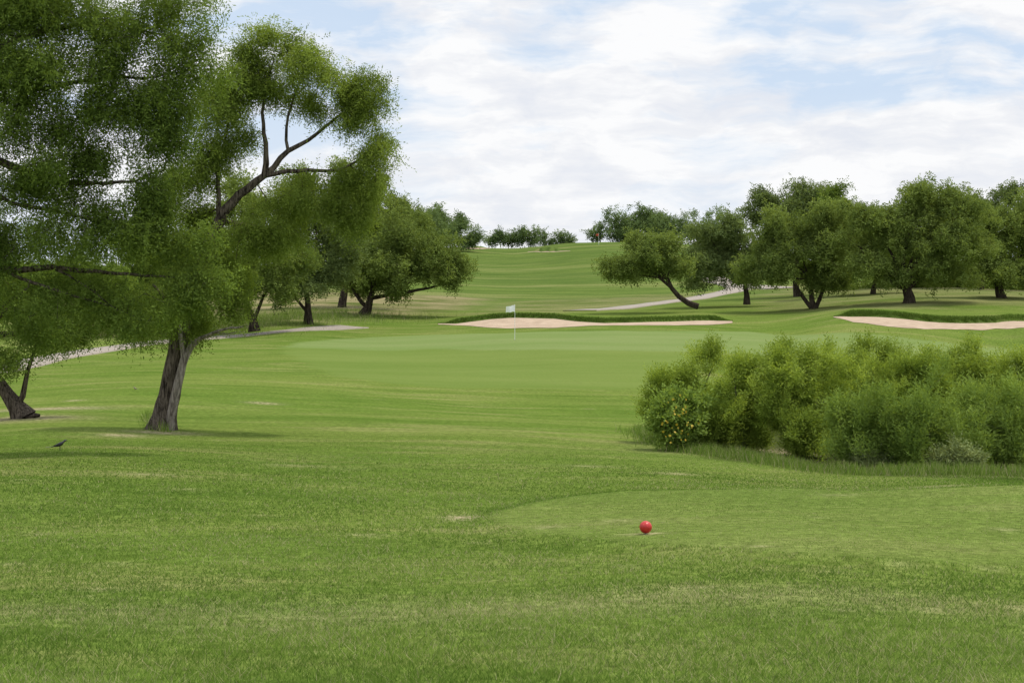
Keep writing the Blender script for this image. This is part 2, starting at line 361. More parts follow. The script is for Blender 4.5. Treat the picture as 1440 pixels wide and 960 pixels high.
# ------------------------------------------------------------ plant generator
def nrm(v): return v/(np.linalg.norm(v,axis=-1,keepdims=True)+1e-9)
def grow(lines,att,step,rng,r0=.006,arc=.12,expo=2.35,jit=.12):
    P=[];par=[];spec=[]
    for li,(L,R) in enumerate(lines):
        L=np.asarray(L,float); R=np.asarray(R,float)
        if li==0: prev=-1; start=0
        else:
            PA=np.array(P); prev=int(np.argmin(((PA-L[0])**2).sum(1))); L=L.copy(); L[0]=P[prev]; start=1
        s=np.concatenate([[0],np.cumsum(np.linalg.norm(np.diff(L,axis=0),axis=1))]); m_=max(4,int(s[-1]/step)+1); ss=np.linspace(0,s[-1],m_)
        g=np.stack([np.interp(ss,s,L[:,k]) for k in range(3)],1); rr=np.interp(ss,s,R)
        for _ in range(2): g[1:-1]=(g[:-2]+2*g[1:-1]+g[2:])/4
        g[1:-1]+=rng.normal(0,jit*step*.45,(len(g)-2,3))
        for k in range(start,m_):
            P.append(g[k]); par.append(prev); spec.append(rr[k]); prev=len(P)-1
    ns=len(P)
    cap=ns+len(att)*12+10
    PA=np.empty((cap,3)); PA[:ns]=P; cnt=ns
    d0=np.array([((PA[:ns]-a)**2).sum(1).min() for a in att]) if len(att) else []
    zroot=PA[0,2]; zmin=zroot+.22*(PA[:ns,2].max()-zroot)
    okn=np.zeros(cap,bool); okn[:ns]=PA[:ns,2]>=zmin
    for ai in np.argsort(d0):
        a=att[ai]; d=np.where(okn[:cnt],((PA[:cnt]-a)**2).sum(1),1e9); j=int(np.argmin(d)); dist=math.sqrt(d[j])
        k=min(12,max(1,int(dist/step)))
        b=PA[j]
        side=rng.normal(0,1,3)*dist*.1
        pv=j
        for t in range(1,k+1):
            f=t/k; bow=math.sin(f*math.pi)
            pnt=b+(a-b)*f+(side+np.array([0,0,arc*dist]))*bow
            if t<k: pnt=pnt+rng.normal(0,jit*step*.5,3)
            PA[cnt]=pnt; okn[cnt]=True; par.append(pv); pv=cnt; cnt+=1
    PA=PA[:cnt]; par=np.array(par)
    acc=np.zeros(cnt); rad=np.zeros(cnt); kids=[[] for _ in range(cnt)]
    for i in range(cnt-1,-1,-1):
        rad[i]=max(acc[i],r0**expo)**(1/expo)
        if par[i]>=0: acc[par[i]]+=rad[i]**expo; kids[par[i]].append(i)
    for i in range(ns): rad[i]=spec[i]
    for i in range(ns,cnt): rad[i]=min(rad[i],rad[par[i]]*.85) if rad[par[i]]>r0 else rad[par[i]]
    return PA,par,rad,kids,ns
def tubes(PA,par,rad,kids,flare=0,rng=None,minr=0):
    VV=[];FF=[];off=0
    starts=[(0,None)]
    while starts:
        i,pa=starts.pop()
        ch=[i] if pa is None else [pa,i]
        cur=i
        while kids[cur]:
            ks=sorted(kids[cur],key=lambda k:-rad[k])
            for k in ks[1:]: starts.append((k,cur))
            cur=ks[0]; ch.append(cur)
        p=PA[ch]; rr=rad[ch].copy()
        if pa is not None: rr[0]=min(rr[0],rr[1]*1.15)
        if rr.max()<minr or len(ch)<2: continue
        n_=12 if rr.max()>.07 else (6 if rr.max()>.02 else 3)
        t=nrm(np.gradient(p,axis=0)); ref=np.array([1.,0.,0.]) if abs(t[0][0])<.8 else np.array([0.,1.,0.])
        u=nrm(np.cross(t,ref)); v=np.cross(t,u); an=np.arange(n_)*2*math.pi/n_
        rm=np.ones((len(ch),n_))
        if n_==12:
            rm+= .10*np.sin(an*3+p[:,2:3]*2)+.06*np.sin(an*5-p[:,2:3]*3.1)
            if pa is None and flare: rm*=1+flare*np.exp(-np.arange(len(ch))/1.2)[:,None]*(1+.35*np.sin(an*4))
        ring=p[:,None]+ (u[:,None]*np.cos(an)[None,:,None]+v[:,None]*np.sin(an)[None,:,None])*(rr[:,None]*rm)[...,None]
        VV.append(ring.reshape(-1,3)); ii=np.arange(len(ch)*n_).reshape(-1,n_)+off; jj=np.roll(ii,-1,1)
        FF.append(np.stack([ii[:-1],jj[:-1],jj[1:],ii[1:]],-1).reshape(-1,4)); off+=len(ch)*n_
    return np.concatenate(VV),np.concatenate(FF)
def leafmesh(pts,n,L,Wd,spread,zb,rng,k=8,rl=3.0,clump=None,sway=0.):
    nr=n//k; i=rng.integers(0,len(pts),nr); st=pts[i]+rng.normal(0,1,(nr,3))*spread
    d=nrm(rng.normal(0,1,(nr,3))*.8+np.array([sway,0,zb])); ct=clump[i] if clump is not None else rng.random(nr)
    t=(np.arange(k)+.5)/k
    ln=L*rl*rng.uniform(.6,1.3,nr)
    pos=st[:,None]+d[:,None]*t[None,:,None]*ln[:,None,None]
    if zb<0: pos[...,2]-=(t[None]**2)*ln[:,None]*.25
    side=nrm(np.cross(d,rng.normal(0,1,(nr,3)))); sg=np.where(np.arange(k)%2==0,1,-1)
    ld=nrm(d[:,None]*.75+side[:,None]*sg[None,:,None]*.9+rng.normal(0,.25,(nr,k,3)))
    wv=nrm(np.cross(ld,rng.normal(0,1,(nr,k,3))))
    Ls=L*rng.uniform(.6,1.25,(nr,k,1)); Ws=Wd*rng.uniform(.7,1.2,(nr,k,1))
    V=np.stack([pos,pos+ld*Ls*.5+wv*Ws*.5,pos+ld*Ls,pos+ld*Ls*.5-wv*Ws*.5],2).reshape(-1,3)
    tint=np.clip(.68*ct[:,None]+.22*rng.random((nr,1))+.10*rng.random((nr,k)),0,1)
    return V,np.arange(len(V)).reshape(-1,4),np.repeat(tint.ravel(),4)
def blob_pts(blobs,d,n,rng,thick=1.0,sub=9,sr=.24,zf=.6):
    """points gathered in small boughs, so the crown has an uneven edge and gaps"""
    vol=np.array([b[2]*b[3] for b in blobs],float); ns=np.maximum(4,(n*vol/vol.sum()).astype(int)); out=[];ct=[]
    for b,k in zip(blobs,ns):
        dd=d+(b[4] if len(b)>4 else rng.normal(0,.25)*b[2]/F*d)
        c=W(b[0],b[1],dd); rx=b[2]/F*d; rz=b[3]/F*d; ry=(rx+rz)*.5*thick
        ax=np.array([rx,ry,rz]); m_=max(3,int(math.ceil(k/sub)))
        cc=c+nrm(rng.normal(0,1,(m_,3)))*(rng.random((m_,1))**.4)*ax*rng.uniform(.8,1.18,(m_,1))
        j=rng.integers(0,m_,k); s_=(rx+rz)*.5*sr*rng.uniform(.6,1.4,m_)[j][:,None]
        out.append(cc[j]+rng.normal(0,1,(k,3))*s_*np.array([1,1,zf])); tn=rng.random(m_); ct.append(.3*rng.random()+.7*tn[j])
    return np.concatenate(out),np.concatenate(ct)
def plant(name,d,trunk,blobs,natt,nleaf,L,Wd,spread,zb,seed,mat,bark=None,step=.35,limbs=(),r0=.006,thick=1.,autolimb=True,flare=.5,k=8,rl=3.,parts=('trunk','foliage'),minr=0,arc=.12,lk=(.75,.5,.22),sub=9,sr=.24,zf=.6):
    rng=np.random.default_rng(seed)
    def line(L_): return np.array([W(a,b,d+(e[0] if e else 0)) for a,b,_,*e in L_]),np.array([c/F*d for _,_,c,*e in L_])
    lines=[line(trunk)]+[line(l) for l in limbs]
    if autolimb:
        top=lines[0][0][-1]; rt=lines[0][1][-1]
        for b in sorted(blobs,key=lambda b:-b[2]*b[3])[:6]:
            c=W(b[0],b[1]+b[3]*.1,d+(b[4] if len(b)>4 else 0)); md=(top+c)/2+rng.normal(0,.08,3)*np.linalg.norm(c-top)
            lines.append((np.array([top,md,c]),np.array([rt*lk[0],rt*lk[1],rt*lk[2]])))
    att,ct=blob_pts(blobs,d,natt,rng,thick,sub,sr,zf)
    gz=Hb(att[:,0],att[:,1]); att[:,2]=np.maximum(att[:,2],gz+.15)
    PA,par,rad,kids,ns=grow(lines,att,step,rng,r0=r0,arc=arc)
    org=lines[0][0][0].copy(); e=empty(name,tuple(org))
    V,Fc=tubes(PA,par,rad,kids,flare,minr=minr)
    link(bpy.data.objects.new(parts[0],np_mesh(parts[0],V,Fc,4,bark or M_bark,smooth=True,org=org)),e)
    tw=np.arange(ns,len(PA)); thin=tw[rad[tw]<r0*2.2]
    thin=thin[rng.random(len(thin))<.5]
    src=np.concatenate([att,att,PA[thin]])
    c2=rng.random(len(thin))*.6; sc_=np.concatenate([ct,ct,c2])*.8+.2*rng.random(len(src))
    V,Fc,ti=leafmesh(src,nleaf,L,Wd,spread,zb,rng,k=k,rl=rl,clump=sc_)
    link(bpy.data.objects.new(parts[1],np_mesh(parts[1],V,Fc,4,mat,{'tint':('FLOAT',ti)},org=org)),e)
    e['o']=list(org)
    return e
def addpart(e,nm,V,Fc,mat,smooth=True):
    link(bpy.data.objects.new(nm,np_mesh(nm,V,Fc,4,mat,smooth=smooth,org=np.array(e['o']))),e)

# ---- main leaning mesquite
e=plant('mesquite_tree',33,[(226,614,18),(231,585,16),(238,550,15),(247,505,14),(256,460,12),(266,415,10.5),(285,360,9),(308,308,7.5),(335,275,6),(372,247,5)],
 [(385,66,44,26),(435,92,46,30),(340,90,36,34),(482,116,42,30),(512,158,34,32),(528,205,22,34),(330,155,42,32),(298,200,44,34),(365,120,36,26),(412,138,34,16),(460,150,34,14),
  (470,250,60,18),(512,258,32,28),(425,290,60,24),(345,325,44,30),(260,300,44,40),(300,385,40,38),(250,410,50,32),(280,440,46,26),(395,325,44,24),(345,195,18,14),(235,360,40,34),(320,420,26,26),(300,130,26,30),(270,240,40,34),(485,300,40,20),(225,450,34,22)],
 1100,235000,.07,.02,.11,-.85,11,M_leafN,step=.22,r0=.0045,autolimb=False,rl=4.2,sr=.28,
 limbs=[[(372,247,5),(378,215,3.6),(368,175,2.6),(372,130,1.8),(385,85,1)],[(372,247,4.5),(405,212,3.6),(440,196,2.6),(475,160,1.8),(500,150,1.1)],
        [(405,212,2.6),(400,170,2),(415,130,1.5),(430,100,.9)],[(372,247,3.6),(430,238,2.6),(480,243,2),(515,215,1.1)],[(308,308,4.5),(305,262,3),(310,215,2),(330,150,1.1)],
        [(266,415,5),(290,395,3),(305,385,1.5)],[(308,308,4,.4),(360,322,3,.8),(400,320,1.5,1)],[(258,455,4,-.5),(240,430,3,-1),(215,400,1.5,-1.3)]])
lines=[(np.array([W(238,606,32.8),W(243,570,32.75),W(252,530,32.75),W(261,500,32.8),W(266,486,32.85),W(283,475,32.8),W(312,464,32.6),W(342,459,32.4)]),np.array([6,6.5,6,5.5,4.5,2.8,2,.8])/F*33),
 (np.array([W(300,467,32.7),W(320,470,32.8),W(345,466,32.9)]),np.array([1.3,1.,.5])/F*33),
 (np.array([W(258,510,32.8),W(254,470,32.7),W(250,430,32.7)]),np.array([4,3,2.])/F*33)]
PA,par,rad,kids,ns=grow(lines,np.zeros((0,3)),.15,np.random.default_rng(2))
V,Fc=tubes(PA,par,rad,kids,.2); addpart(e,'dead_limb',V,Fc,M_dead)

# ---- large overhanging mesquite, trunk out of frame on the left
plant('mesquite_tree',26,[(-260,700,26),(-250,600,22),(-225,480,20),(-190,380,18),(-150,300,15)],
 [(30,20,70,55),(120,10,75,55),(210,20,70,50),(258,50,40,40),(60,90,70,50),(160,90,70,50),(235,120,55,50),(268,105,28,30),(20,160,55,45),(110,165,60,45),(190,180,55,45),(240,200,40,45),(60,225,60,28),(140,228,50,26),
  (60,275,60,34),(140,280,60,36),(215,260,50,44),(30,325,50,32),(110,335,60,32),(200,340,55,38),(260,335,36,36),(60,410,60,22),(150,415,60,24),(230,410,46,28),(280,375,30,30),(-60,150,80,140),(-60,350,80,90),
  (30,450,40,22),(180,450,45,20),(-40,0,80,60)],
 1300,290000,.07,.02,.13,-.85,21,M_leafD,step=.25,r0=.0045,autolimb=False,rl=4.2,sr=.28,
 limbs=[[(-190,380,14),(-90,270,9),(-20,215,6.5),(40,245,5),(110,262,3.4),(175,258,2),(230,240,1)],
        [(-190,390,11),(-90,385,7),(0,379,5),(80,374,3.8),(150,385,2.6),(235,388,1.4),(268,392,.8)],
        [(-150,300,12),(-100,180,8),(-30,80,5),(60,40,3.4),(150,30,2.2),(240,50,1)],
        [(-30,130,5),(50,130,3.2),(130,110,2.4),(220,110,1.3),(265,100,.8)],
        [(-60,250,5),(20,290,3),(100,300,2.2),(190,320,1.)],[(0,379,3),(60,405,2.2),(140,425,1.4),(200,450,.8)],
        [(80,374,2),(120,398,1.5),(170,440,.8)]],thick=.75)
plant('mesquite_tree',37,[(34,588,12),(20,566,9),(2,545,8),(-22,510,7),(-40,470,6)],
 [(20,500,50,26),(-30,430,70,50),(60,470,50,34),(110,455,50,30),(40,400,70,40),(130,400,60,40),(-80,380,80,60)],
 240,65000,.08,.028,.13,-.7,31,M_leafD,step=.3,limbs=[[(20,566,5),(38,540,3.5),(40,500,2.4),(60,470,1)],[(34,588,6),(45,583,4),(56,584,2)]],thick=.8)
# ---- far trees
def far(name,d,trunk,blobs,seed,mat=M_leafF,nl=26000,na=130,L=.25,extra=(),zb=-.4,Wd=.10,spread=.28,tk=.72,sr=.3):
    s=d/130
    T=[(a,b,c*tk) for a,b,c in trunk]; X_=[[(a,b,c*tk) for a,b,c in l] for l in extra]
    return plant(name,d,T,blobs,int(na*1.7),int(nl*1.25),L*s**.5,Wd*s**.5,spread,zb,seed,mat,bark=M_barkF,step=.9,limbs=X_,r0=.014,k=5,rl=2.4,lk=(.6,.4,.2),sub=8,sr=sr,zf=.6)
far('mesquite_tree',112,[(358,466,8),(356,445,6),(345,420,5)],[(370,340,50,42),(335,380,40,32),(400,380,45,35),(350,290,44,40),(320,330,36,40),(300,400,38,28),(380,405,40,18)],41,nl=44000,na=170,L=.21,extra=[[(356,445,4),(366,420,3),(380,400,2)]])
far('mesquite_tree',122,[(434,458,7),(434,430,5),(430,405,4)],[(430,345,55,45),(400,400,45,24),(460,395,45,28),(445,300,45,32),(480,345,40,36),(430,380,50,28)],42,nl=44000,na=170,L=.22,extra=[[(434,440,3),(415,415,2.5),(400,400,2)]],mat=M_leafG)
far('mesquite_tree',138,[(512,444,9),(518,428,6),(524,408,4.5)],[(560,335,50,30),(600,350,45,32),(620,380,36,24),(540,375,48,26),(510,350,42,36),(590,385,40,20),(635,365,26,20),(490,395,36,22),(560,395,36,16)],43,nl=52000,na=190,extra=[[(514,438,5),(500,425,3.5),(496,405,2.5)],[(520,420,4),(560,412,3.5),(595,409,2.5),(620,400,1.5)]])
far('mesquite_tree',150,[(480,440,7),(485,400,6),(490,350,5)],[(500,290,48,38),(460,290,44,36),(545,300,38,34),(530,340,40,34),(575,330,36,28),(480,252,26,20),(430,260,40,30),(515,262,30,18)],44,nl=44000,sr=.36)
far('mesquite_tree',118,[(240,470,7),(240,430,6),(240,400,5)],[(240,380,60,40),(180,400,50,34),(290,400,40,34),(200,350,50,40),(160,430,40,22),(300,350,40,40)],45,mat=M_leafD,nl=32000)
far('mesquite_tree',108,[(100,490,8),(100,450,6),(98,420,5)],[(100,400,60,40),(40,410,60,36),(150,430,46,26),(-20,400,60,50),(60,450,40,18)],46,mat=M_leafD,nl=30000)
far('mesquite_tree',135,[(160,470,7),(160,440,6),(160,420,5)],[(170,430,60,30),(110,440,50,26),(230,440,40,20),(30,440,60,30)],47,mat=M_leafD,nl=30000)
for i,(bx,by,dd,bl) in enumerate([(632,343,285,[(630,320,28,18),(655,327,18,15),(608,315,24,18)]),(590,350,270,[(585,312,32,24),(560,308,28,24)]),(520,360,250,[(520,310,38,30),(480,318,38,30)])]):
    far('live_oak_tree',dd,[(bx,by,3.5),(bx+1,by-10,3),(bx+2,by-15,2.2)],bl,50+i,mat=M_leafH,nl=18000,na=80,L=.36)
# ---- right group
far('mesquite_tree',134,[(982,431,4),(964,426,4.6),(948,412,4.2),(938,392,3.6)],[(905,355,36,24),(880,370,24,20),(930,350,30,22),(940,375,26,16),(900,340,26,14),(872,384,14,10)],61,nl=28000,na=150,extra=[[(942,400,3),(920,385,2.4),(900,370,1.5)]],L=.21)
far('mesquite_tree',142,[(1050,428,5),(1050,408,4.2),(1046,390,3.4)],[(1000,335,32,28),(985,365,30,24),(1025,350,30,30),(1010,380,32,18),(1040,375,28,22),(975,395,18,12),(1030,310,20,15),(1055,355,26,34)],62,nl=34000,na=150,L=.22,mat=M_leafG,sr=.38)
far('mesquite_tree',132,[(1145,438,5),(1140,415,4.2),(1138,392,3.4)],[(1085,350,36,32),(1120,330,40,34),(1160,340,38,36),(1075,385,34,22),(1120,380,38,24),(1168,385,38,24),(1100,312,26,20),(1150,305,34,22)],63,nl=52000,na=200,extra=[[(1130,437,4.4),(1124,415,3.6),(1116,395,2.8)],[(1159,431,4.4),(1157,410,3.6),(1166,390,2.8)]],L=.22)
far('mesquite_tree',158,[(1120,430,6),(1120,380,5),(1120,330,4)],[(1110,282,34,24),(1140,272,32,20),(1080,295,28,22),(1165,295,30,24),(1070,275,13,15),(1125,315,48,30)],64,nl=32000,sr=.38,mat=M_leafG)
far('mesquite_tree',128,[(1278,431,10),(1277,412,8.5),(1272,395,7)],[(1290,292,50,32),(1240,312,46,34),(1340,307,46,34),(1210,345,36,30),(1290,345,54,38),(1350,350,42,32),(1240,374,42,24),(1320,380,46,20),(1200,300,24,20),(1280,268,30,13),(1325,272,22,13)],65,nl=70000,na=300,extra=[[(1276,412,6),(1256,385,4.4),(1238,360,2.6)],[(1276,412,6),(1300,385,4.4),(1330,360,2.6)],[(1274,405,5),(1240,390,3.4),(1205,378,1.8)]],L=.22,sr=.34)
far('mesquite_tree',150,[(1227,421,5),(1229,400,4),(1235,385,3.4)],[(1230,350,40,40),(1190,365,40,30),(1200,320,40,36),(1260,370,30,20),(1180,295,26,24)],66,nl=34000,mat=M_leafD,sr=.36)
far('mesquite_tree',136,[(1410,425,8),(1405,400,7),(1400,380,5)],[(1400,310,46,34),(1445,320,44,36),(1375,345,36,30),(1425,365,48,30),(1365,288,28,18),(1400,385,54,18),(1480,330,44,54)],67,nl=54000,na=200,L=.22,sr=.36)
far('mesquite_tree',165,[(1380,420,6),(1380,380,5),(1380,350,4)],[(1390,288,44,26),(1430,290,44,28),(1340,300,46,34),(1465,295,36,30),(1300,310,50,36),(1250,320,40,36)],68,nl=40000,mat=M_leafG,sr=.36)
far('mesquite_tree',170,[(1330,420,6),(1330,400,5),(1330,390,4)],[(1330,388,64,26),(1400,390,60,28),(1250,390,46,22),(1460,388,44,30),(1180,395,40,18)],69,mat=M_leafD,nl=36000)
def mass(name,d,blobs,seed,nl,mat,L,zb=0,k=5,n=900):
    rng=np.random.default_rng(seed); att,ct=blob_pts(blobs,d,n,rng,1.0,8,.34,.75)
    V,Fc,ti=leafmesh(att,nl,L,L*.5,.25*L*3,zb,rng,k=k,rl=2.2,clump=ct*.7+.3*rng.random(len(att)))
    link(bpy.data.objects.new(name,np_mesh(name,V,Fc,4,mat,{'tint':('FLOAT',ti)})))
mass('distant_tree_line',328,[(836,326,14,14),(866,320,20,20),(885,322,24,20),(905,310,22,17),(925,312,22,20),(938,322,18,20),(910,328,34,16),(792,331,11,10),(804,334,14,9),(720,334,14,12),(738,331,16,14),(755,333,18,12),(772,337,12,9),(700,338,16,10),(688,338,10,9),(960,325,24,22),(1000,330,30,26),(880,336,36,10)],71,60000,M_leafH,.40,n=1100)
mass('distant_tree_line',300,[(640,320,34,20),(600,312,34,24),(560,320,40,28),(400,340,120,40),(200,360,150,50),(0,370,160,60),(662,334,16,12)],72,50000,M_leafH,.42,n=1100)
mass('distant_tree_line',225,[(1090,378,54,22),(1200,382,80,26),(1330,374,90,38),(1450,372,70,42)],73,54000,M_leafD,.38,n=1100)
mass('undergrowth_thicket',176,[(1290,404,40,10),(1350,402,50,14),(1410,402,50,16),(1460,404,40,16)],74,26000,M_leafD,.28,n=500)

# ---- creek-side shrubs on the right
def shrub(name,d,base,blobs,seed,mat,nl,na=190,L=.085,Wd=.02,zb=1.0,spread=.05,k=8,rl=3.6,sr=.26):
    limbs=[[(base[0],base[1],2),(b[0]*.5+base[0]*.5,(b[1]+base[1])/2,1.6),(b[0],b[1],.8)] for b in blobs[:5]]
    return plant(name,d,[(base[0],base[1]+4,3),(base[0],base[1]-12,2.5),(base[0],base[1]-30,2)],blobs,na,nl,L,Wd,spread,zb,seed,mat,bark=M_stem,step=.16,limbs=limbs,r0=.003,autolimb=False,flare=0,k=k,rl=rl,parts=('stems','foliage'),arc=-.05,sub=7,sr=sr,zf=1.3)
shrub('willow_shrub',34,(960,612),[(945,560,34,34),(930,585,24,30),(975,540,34,32),(1000,520,22,26),(960,595,38,26),(1005,503,9,15),(925,550,14,22),(990,590,34,34)],81,M_shrub,36000)
shrub('willow_shrub',32,(1045,630),[(1040,560,40,40),(1010,590,36,36),(1070,545,38,38),(1060,600,44,34),(1030,525,26,22),(1100,520,22,24),(1020,620,34,18),(1070,628,40,18)],82,M_shrub,46000)
shrub('willow_shrub',31,(1130,645),[(1125,585,44,44),(1110,540,36,34),(1160,560,40,40),(1100,610,40,34),(1150,615,44,36),(1105,503,11,14),(1140,520,20,20),(1120,642,44,16)],83,M_shrub,50000)
shrub('willow_shrub',36,(1210,610),[(1205,525,34,34),(1208,496,16,15),(1240,530,34,32),(1180,540,30,30),(1256,500,14,13),(1225,570,50,36),(1162,505,10,14)],84,M_shrub,38000)
shrub('willow_shrub',33,(1280,630),[(1270,560,44,36),(1310,540,36,32),(1250,590,40,34),(1320,580,40,34),(1290,515,20,18)],85,M_shrub,40000)
shrub('willow_shrub',37,(1350,610),[(1345,535,36,30),(1380,530,34,30),(1360,510,22,16),(1400,560,40,30),(1340,570,40,30)],86,M_shrub,36000)
shrub('willow_shrub',34,(1430,630),[(1430,555,40,38),(1460,530,36,30),(1410,590,36,30),(1450,600,40,34),(1430,520,20,14),(1500,560,40,50)],87,M_shrub,40000)
shrub('tall_weed_clump',28.6,(1215,664),[(1190,625,34,36),(1225,612,30,40),(1250,638,34,28),(1180,650,34,16)],91,M_weed,30000,L=.10,Wd=.018,zb=2.4,sr=.34)
shrub('tall_weed_clump',28.3,(1290,668),[(1280,610,36,38),(1310,600,28,40),(1270,645,34,24),(1300,640,38,30)],92,M_weed,32000,L=.10,Wd=.018,zb=2.4,sr=.34)
shrub('tall_weed_clump',28.8,(1400,668),[(1390,610,36,36),(1425,620,36,38),(1370,640,34,28),(1420,650,38,20),(1350,615,28,34)],93,M_weed,34000,L=.10,Wd=.018,zb=2.4,sr=.34)
shrub('pale_sage_shrub',27.8,(1340,668),[(1335,650,28,18),(1355,655,18,14),(1316,658,16,12)],94,M_pale,10000,na=70,L=.06,Wd=.022,zb=.6)
shrub('pale_sage_shrub',28.4,(1225,664),[(1215,656,20,10),(1240,658,18,10)],96,M_pale,4000,na=40,L=.06,Wd=.022,zb=.6)
e=shrub('wild_sunflower_shrub',31.5,(958,628),[(950,590,24,34),(975,600,24,30),(940,605,16,24),(965,570,18,18)],95,M_weed,14000,na=90,L=.09,Wd=.045,zb=.3)
M_yel=plain('sunflower_petal',(.6,.42,.03),.6)
rng=np.random.default_rng(5); VV=[];FF=[]
for i in range(40):
    a=rng.uniform(0,2*math.pi); q_=rng.uniform(.2,1.0); c=W(957+27*q_*math.cos(a),592+38*q_*math.sin(a),31.0-.3*rng.random())
    s=rng.uniform(.014,.026); nrml=nrm(np.array([rng.normal(0,.7),-1,rng.normal(.3,.5)])); u=nrm(np.cross(nrml,[0,0,1.])); v=np.cross(u,nrml)
    for k in range(9):
        t=k*2*math.pi/9; dr=u*math.cos(t)+v*math.sin(t); sd=-u*math.sin(t)+v*math.cos(t); b=len(VV)
        VV+= [c+dr*s*.25,c+dr*s*.7+sd*s*.25,c+dr*s*1.15,c+dr*s*.7-sd*s*.25]; FF.append([b,b+1,b+2,b+3])
addpart(e,'flowers',np.array(VV),np.array(FF),M_yel)

def fringe(name,pp,nb,hmin,hmax,spr,seed,mat):
    rng=np.random.default_rng(seed); G=poly_from(pp); s=np.concatenate([[0],np.cumsum(np.linalg.norm(np.diff(G,axis=0),axis=1))]); t=rng.uniform(0,s[-1],nb)
    x=np.interp(t,s,G[:,0])+rng.normal(0,spr,nb); y=np.interp(t,s,G[:,1])+rng.normal(0,spr,nb)+spr*1.2; z=H(x,y)
    h=rng.uniform(hmin,hmax,nb)*(.5+.6*np.abs(np.sin(x*3+np.sin(x*7.7)))); a=rng.uniform(0,6.28,nb); w=.004+h*.012; l=rng.normal(0,.35,(nb,2))*h[:,None]
    V=np.empty((nb,3,3)); V[:,0]=np.stack([x-np.cos(a)*w,y-np.sin(a)*w,z-.01],1); V[:,1]=np.stack([x+np.cos(a)*w,y+np.sin(a)*w,z-.01],1); V[:,2]=np.stack([x+l[:,0],y+l[:,1],z+h],1)
    link(bpy.data.objects.new(name,np_mesh(name,V.reshape(-1,3),np.arange(nb*3).reshape(-1,3),3,mat,{'tint':('FLOAT',np.repeat(np.where(rng.random(nb)<.15,1.2,.15+rng.random(nb)*.8),3))})))
fringe('tall_grass',[(915,608),(940,622),(1000,640),(1080,650),(1150,662),(1250,668),(1440,670),(1600,674)],26000,.04,.24,.3,8,M_blade)
fringe('tall_grass',[(208,585),(214,596),(220,606),(240,609)],900,.1,.25,.1,9,M_blade)
fringe('tall_grass',[(0,478),(150,474),(330,456),(480,448)],30000,.2,.7,4,10,M_blade)
def lipgrass(B,nb,seed):
    rng=np.random.default_rng(seed); th=rng.uniform(B[0][0],B[0][-1],nb); r=np.interp(th,B[0],B[2])+rng.normal(.1,.12,nb); x=r*np.sin(th);y=r*np.cos(th);z=H(x,y)
    h=rng.uniform(.05,.13,nb); a=rng.uniform(0,6.28,nb); w=.015; V=np.empty((nb,3,3)); V[:,0]=np.stack([x-np.cos(a)*w,y-np.sin(a)*w,z-.01],1); V[:,1]=np.stack([x+np.cos(a)*w,y+np.sin(a)*w,z-.01],1); V[:,2]=np.stack([x+rng.normal(0,.04,nb),y-h*.4,z+h],1)
    link(bpy.data.objects.new('tall_grass',np_mesh('tall_grass',V.reshape(-1,3),np.arange(nb*3).reshape(-1,3),3,M_blade,{'tint':('FLOAT',np.repeat(rng.random(nb)*.6,3))})))
lipgrass(B1,14000,12); lipgrass(B2,12000,13)

# ------------------------------------------------------------ red tee marker
def sphere_np(r,nu=64,nv=40):
    V=[];Fq=[]
    for j in range(nv+1):
        for i in range(nu):
            ph=math.pi*j/nv; t=2*math.pi*i/nu; V.append((r*math.sin(ph)*math.cos(t),r*math.sin(ph)*math.sin(t),r*math.cos(ph)))
    for j in range(nv):
        for i in range(nu): Fq.append((j*nu+i,j*nu+(i+1)%nu,(j+1)*nu+(i+1)%nu,(j+1)*nu+i))
    return np.array(V),np.array(Fq)[:,::-1]
m,nt,o=newmat('red_enamel'); geo=N(nt,'ShaderNodeNewGeometry'); n1=noise(nt,geo.outputs['Position'],60,5,.7)
c=ramp(nt,n1,[(.4,(.42,.012,.012)),(.66,(.52,.03,.025)),(.76,(.55,.2,.16))]); p=N(nt,'ShaderNodeBsdfPrincipled'); nt.links.new(c,p.inputs['Base Color']); p.inputs['Roughness'].default_value=.35; nt.links.new(p.outputs[0],o.inputs[0]); M_red=m
g=unp(908,757); V,Fq=sphere_np(.056)
k=np.arange(160)+.5; ph=np.arccos(1-2*k/160); t=math.pi*(1+5**.5)*k; DP=np.stack([np.cos(t)*np.sin(ph),np.sin(t)*np.sin(ph),np.cos(ph)],1)
nn=V/.056; dm=(nn@DP.T).max(1); V=V*(1-.035*sm(.993,.999,dm))[:,None]
e=empty('tee_marker'); e.location=(g[0],g[1],H(g[0],g[1])[0])
ob=bpy.data.objects.new('ball',np_mesh('ball',V,Fq,4,M_red,smooth=True)); link(ob,e); ob.location=(0,0,.062)
def cyl(r1,r2,z0,z1,n=16):
    a=np.arange(n)*2*math.pi/n; V=np.concatenate([np.stack([r1*np.cos(a),r1*np.sin(a),a*0+z0],1),np.stack([r2*np.cos(a),r2*np.sin(a),a*0+z1],1)])
    i=np.arange(n); j=(i+1)%n; return V,np.stack([i,j,j+n,i+n],1)
V,Fq=cyl(.006,.01,-.08,.012); link(bpy.data.objects.new('stake',np_mesh('stake',V,Fq,4,plain('steel',(.35,.34,.33),.4),smooth=True)),e)

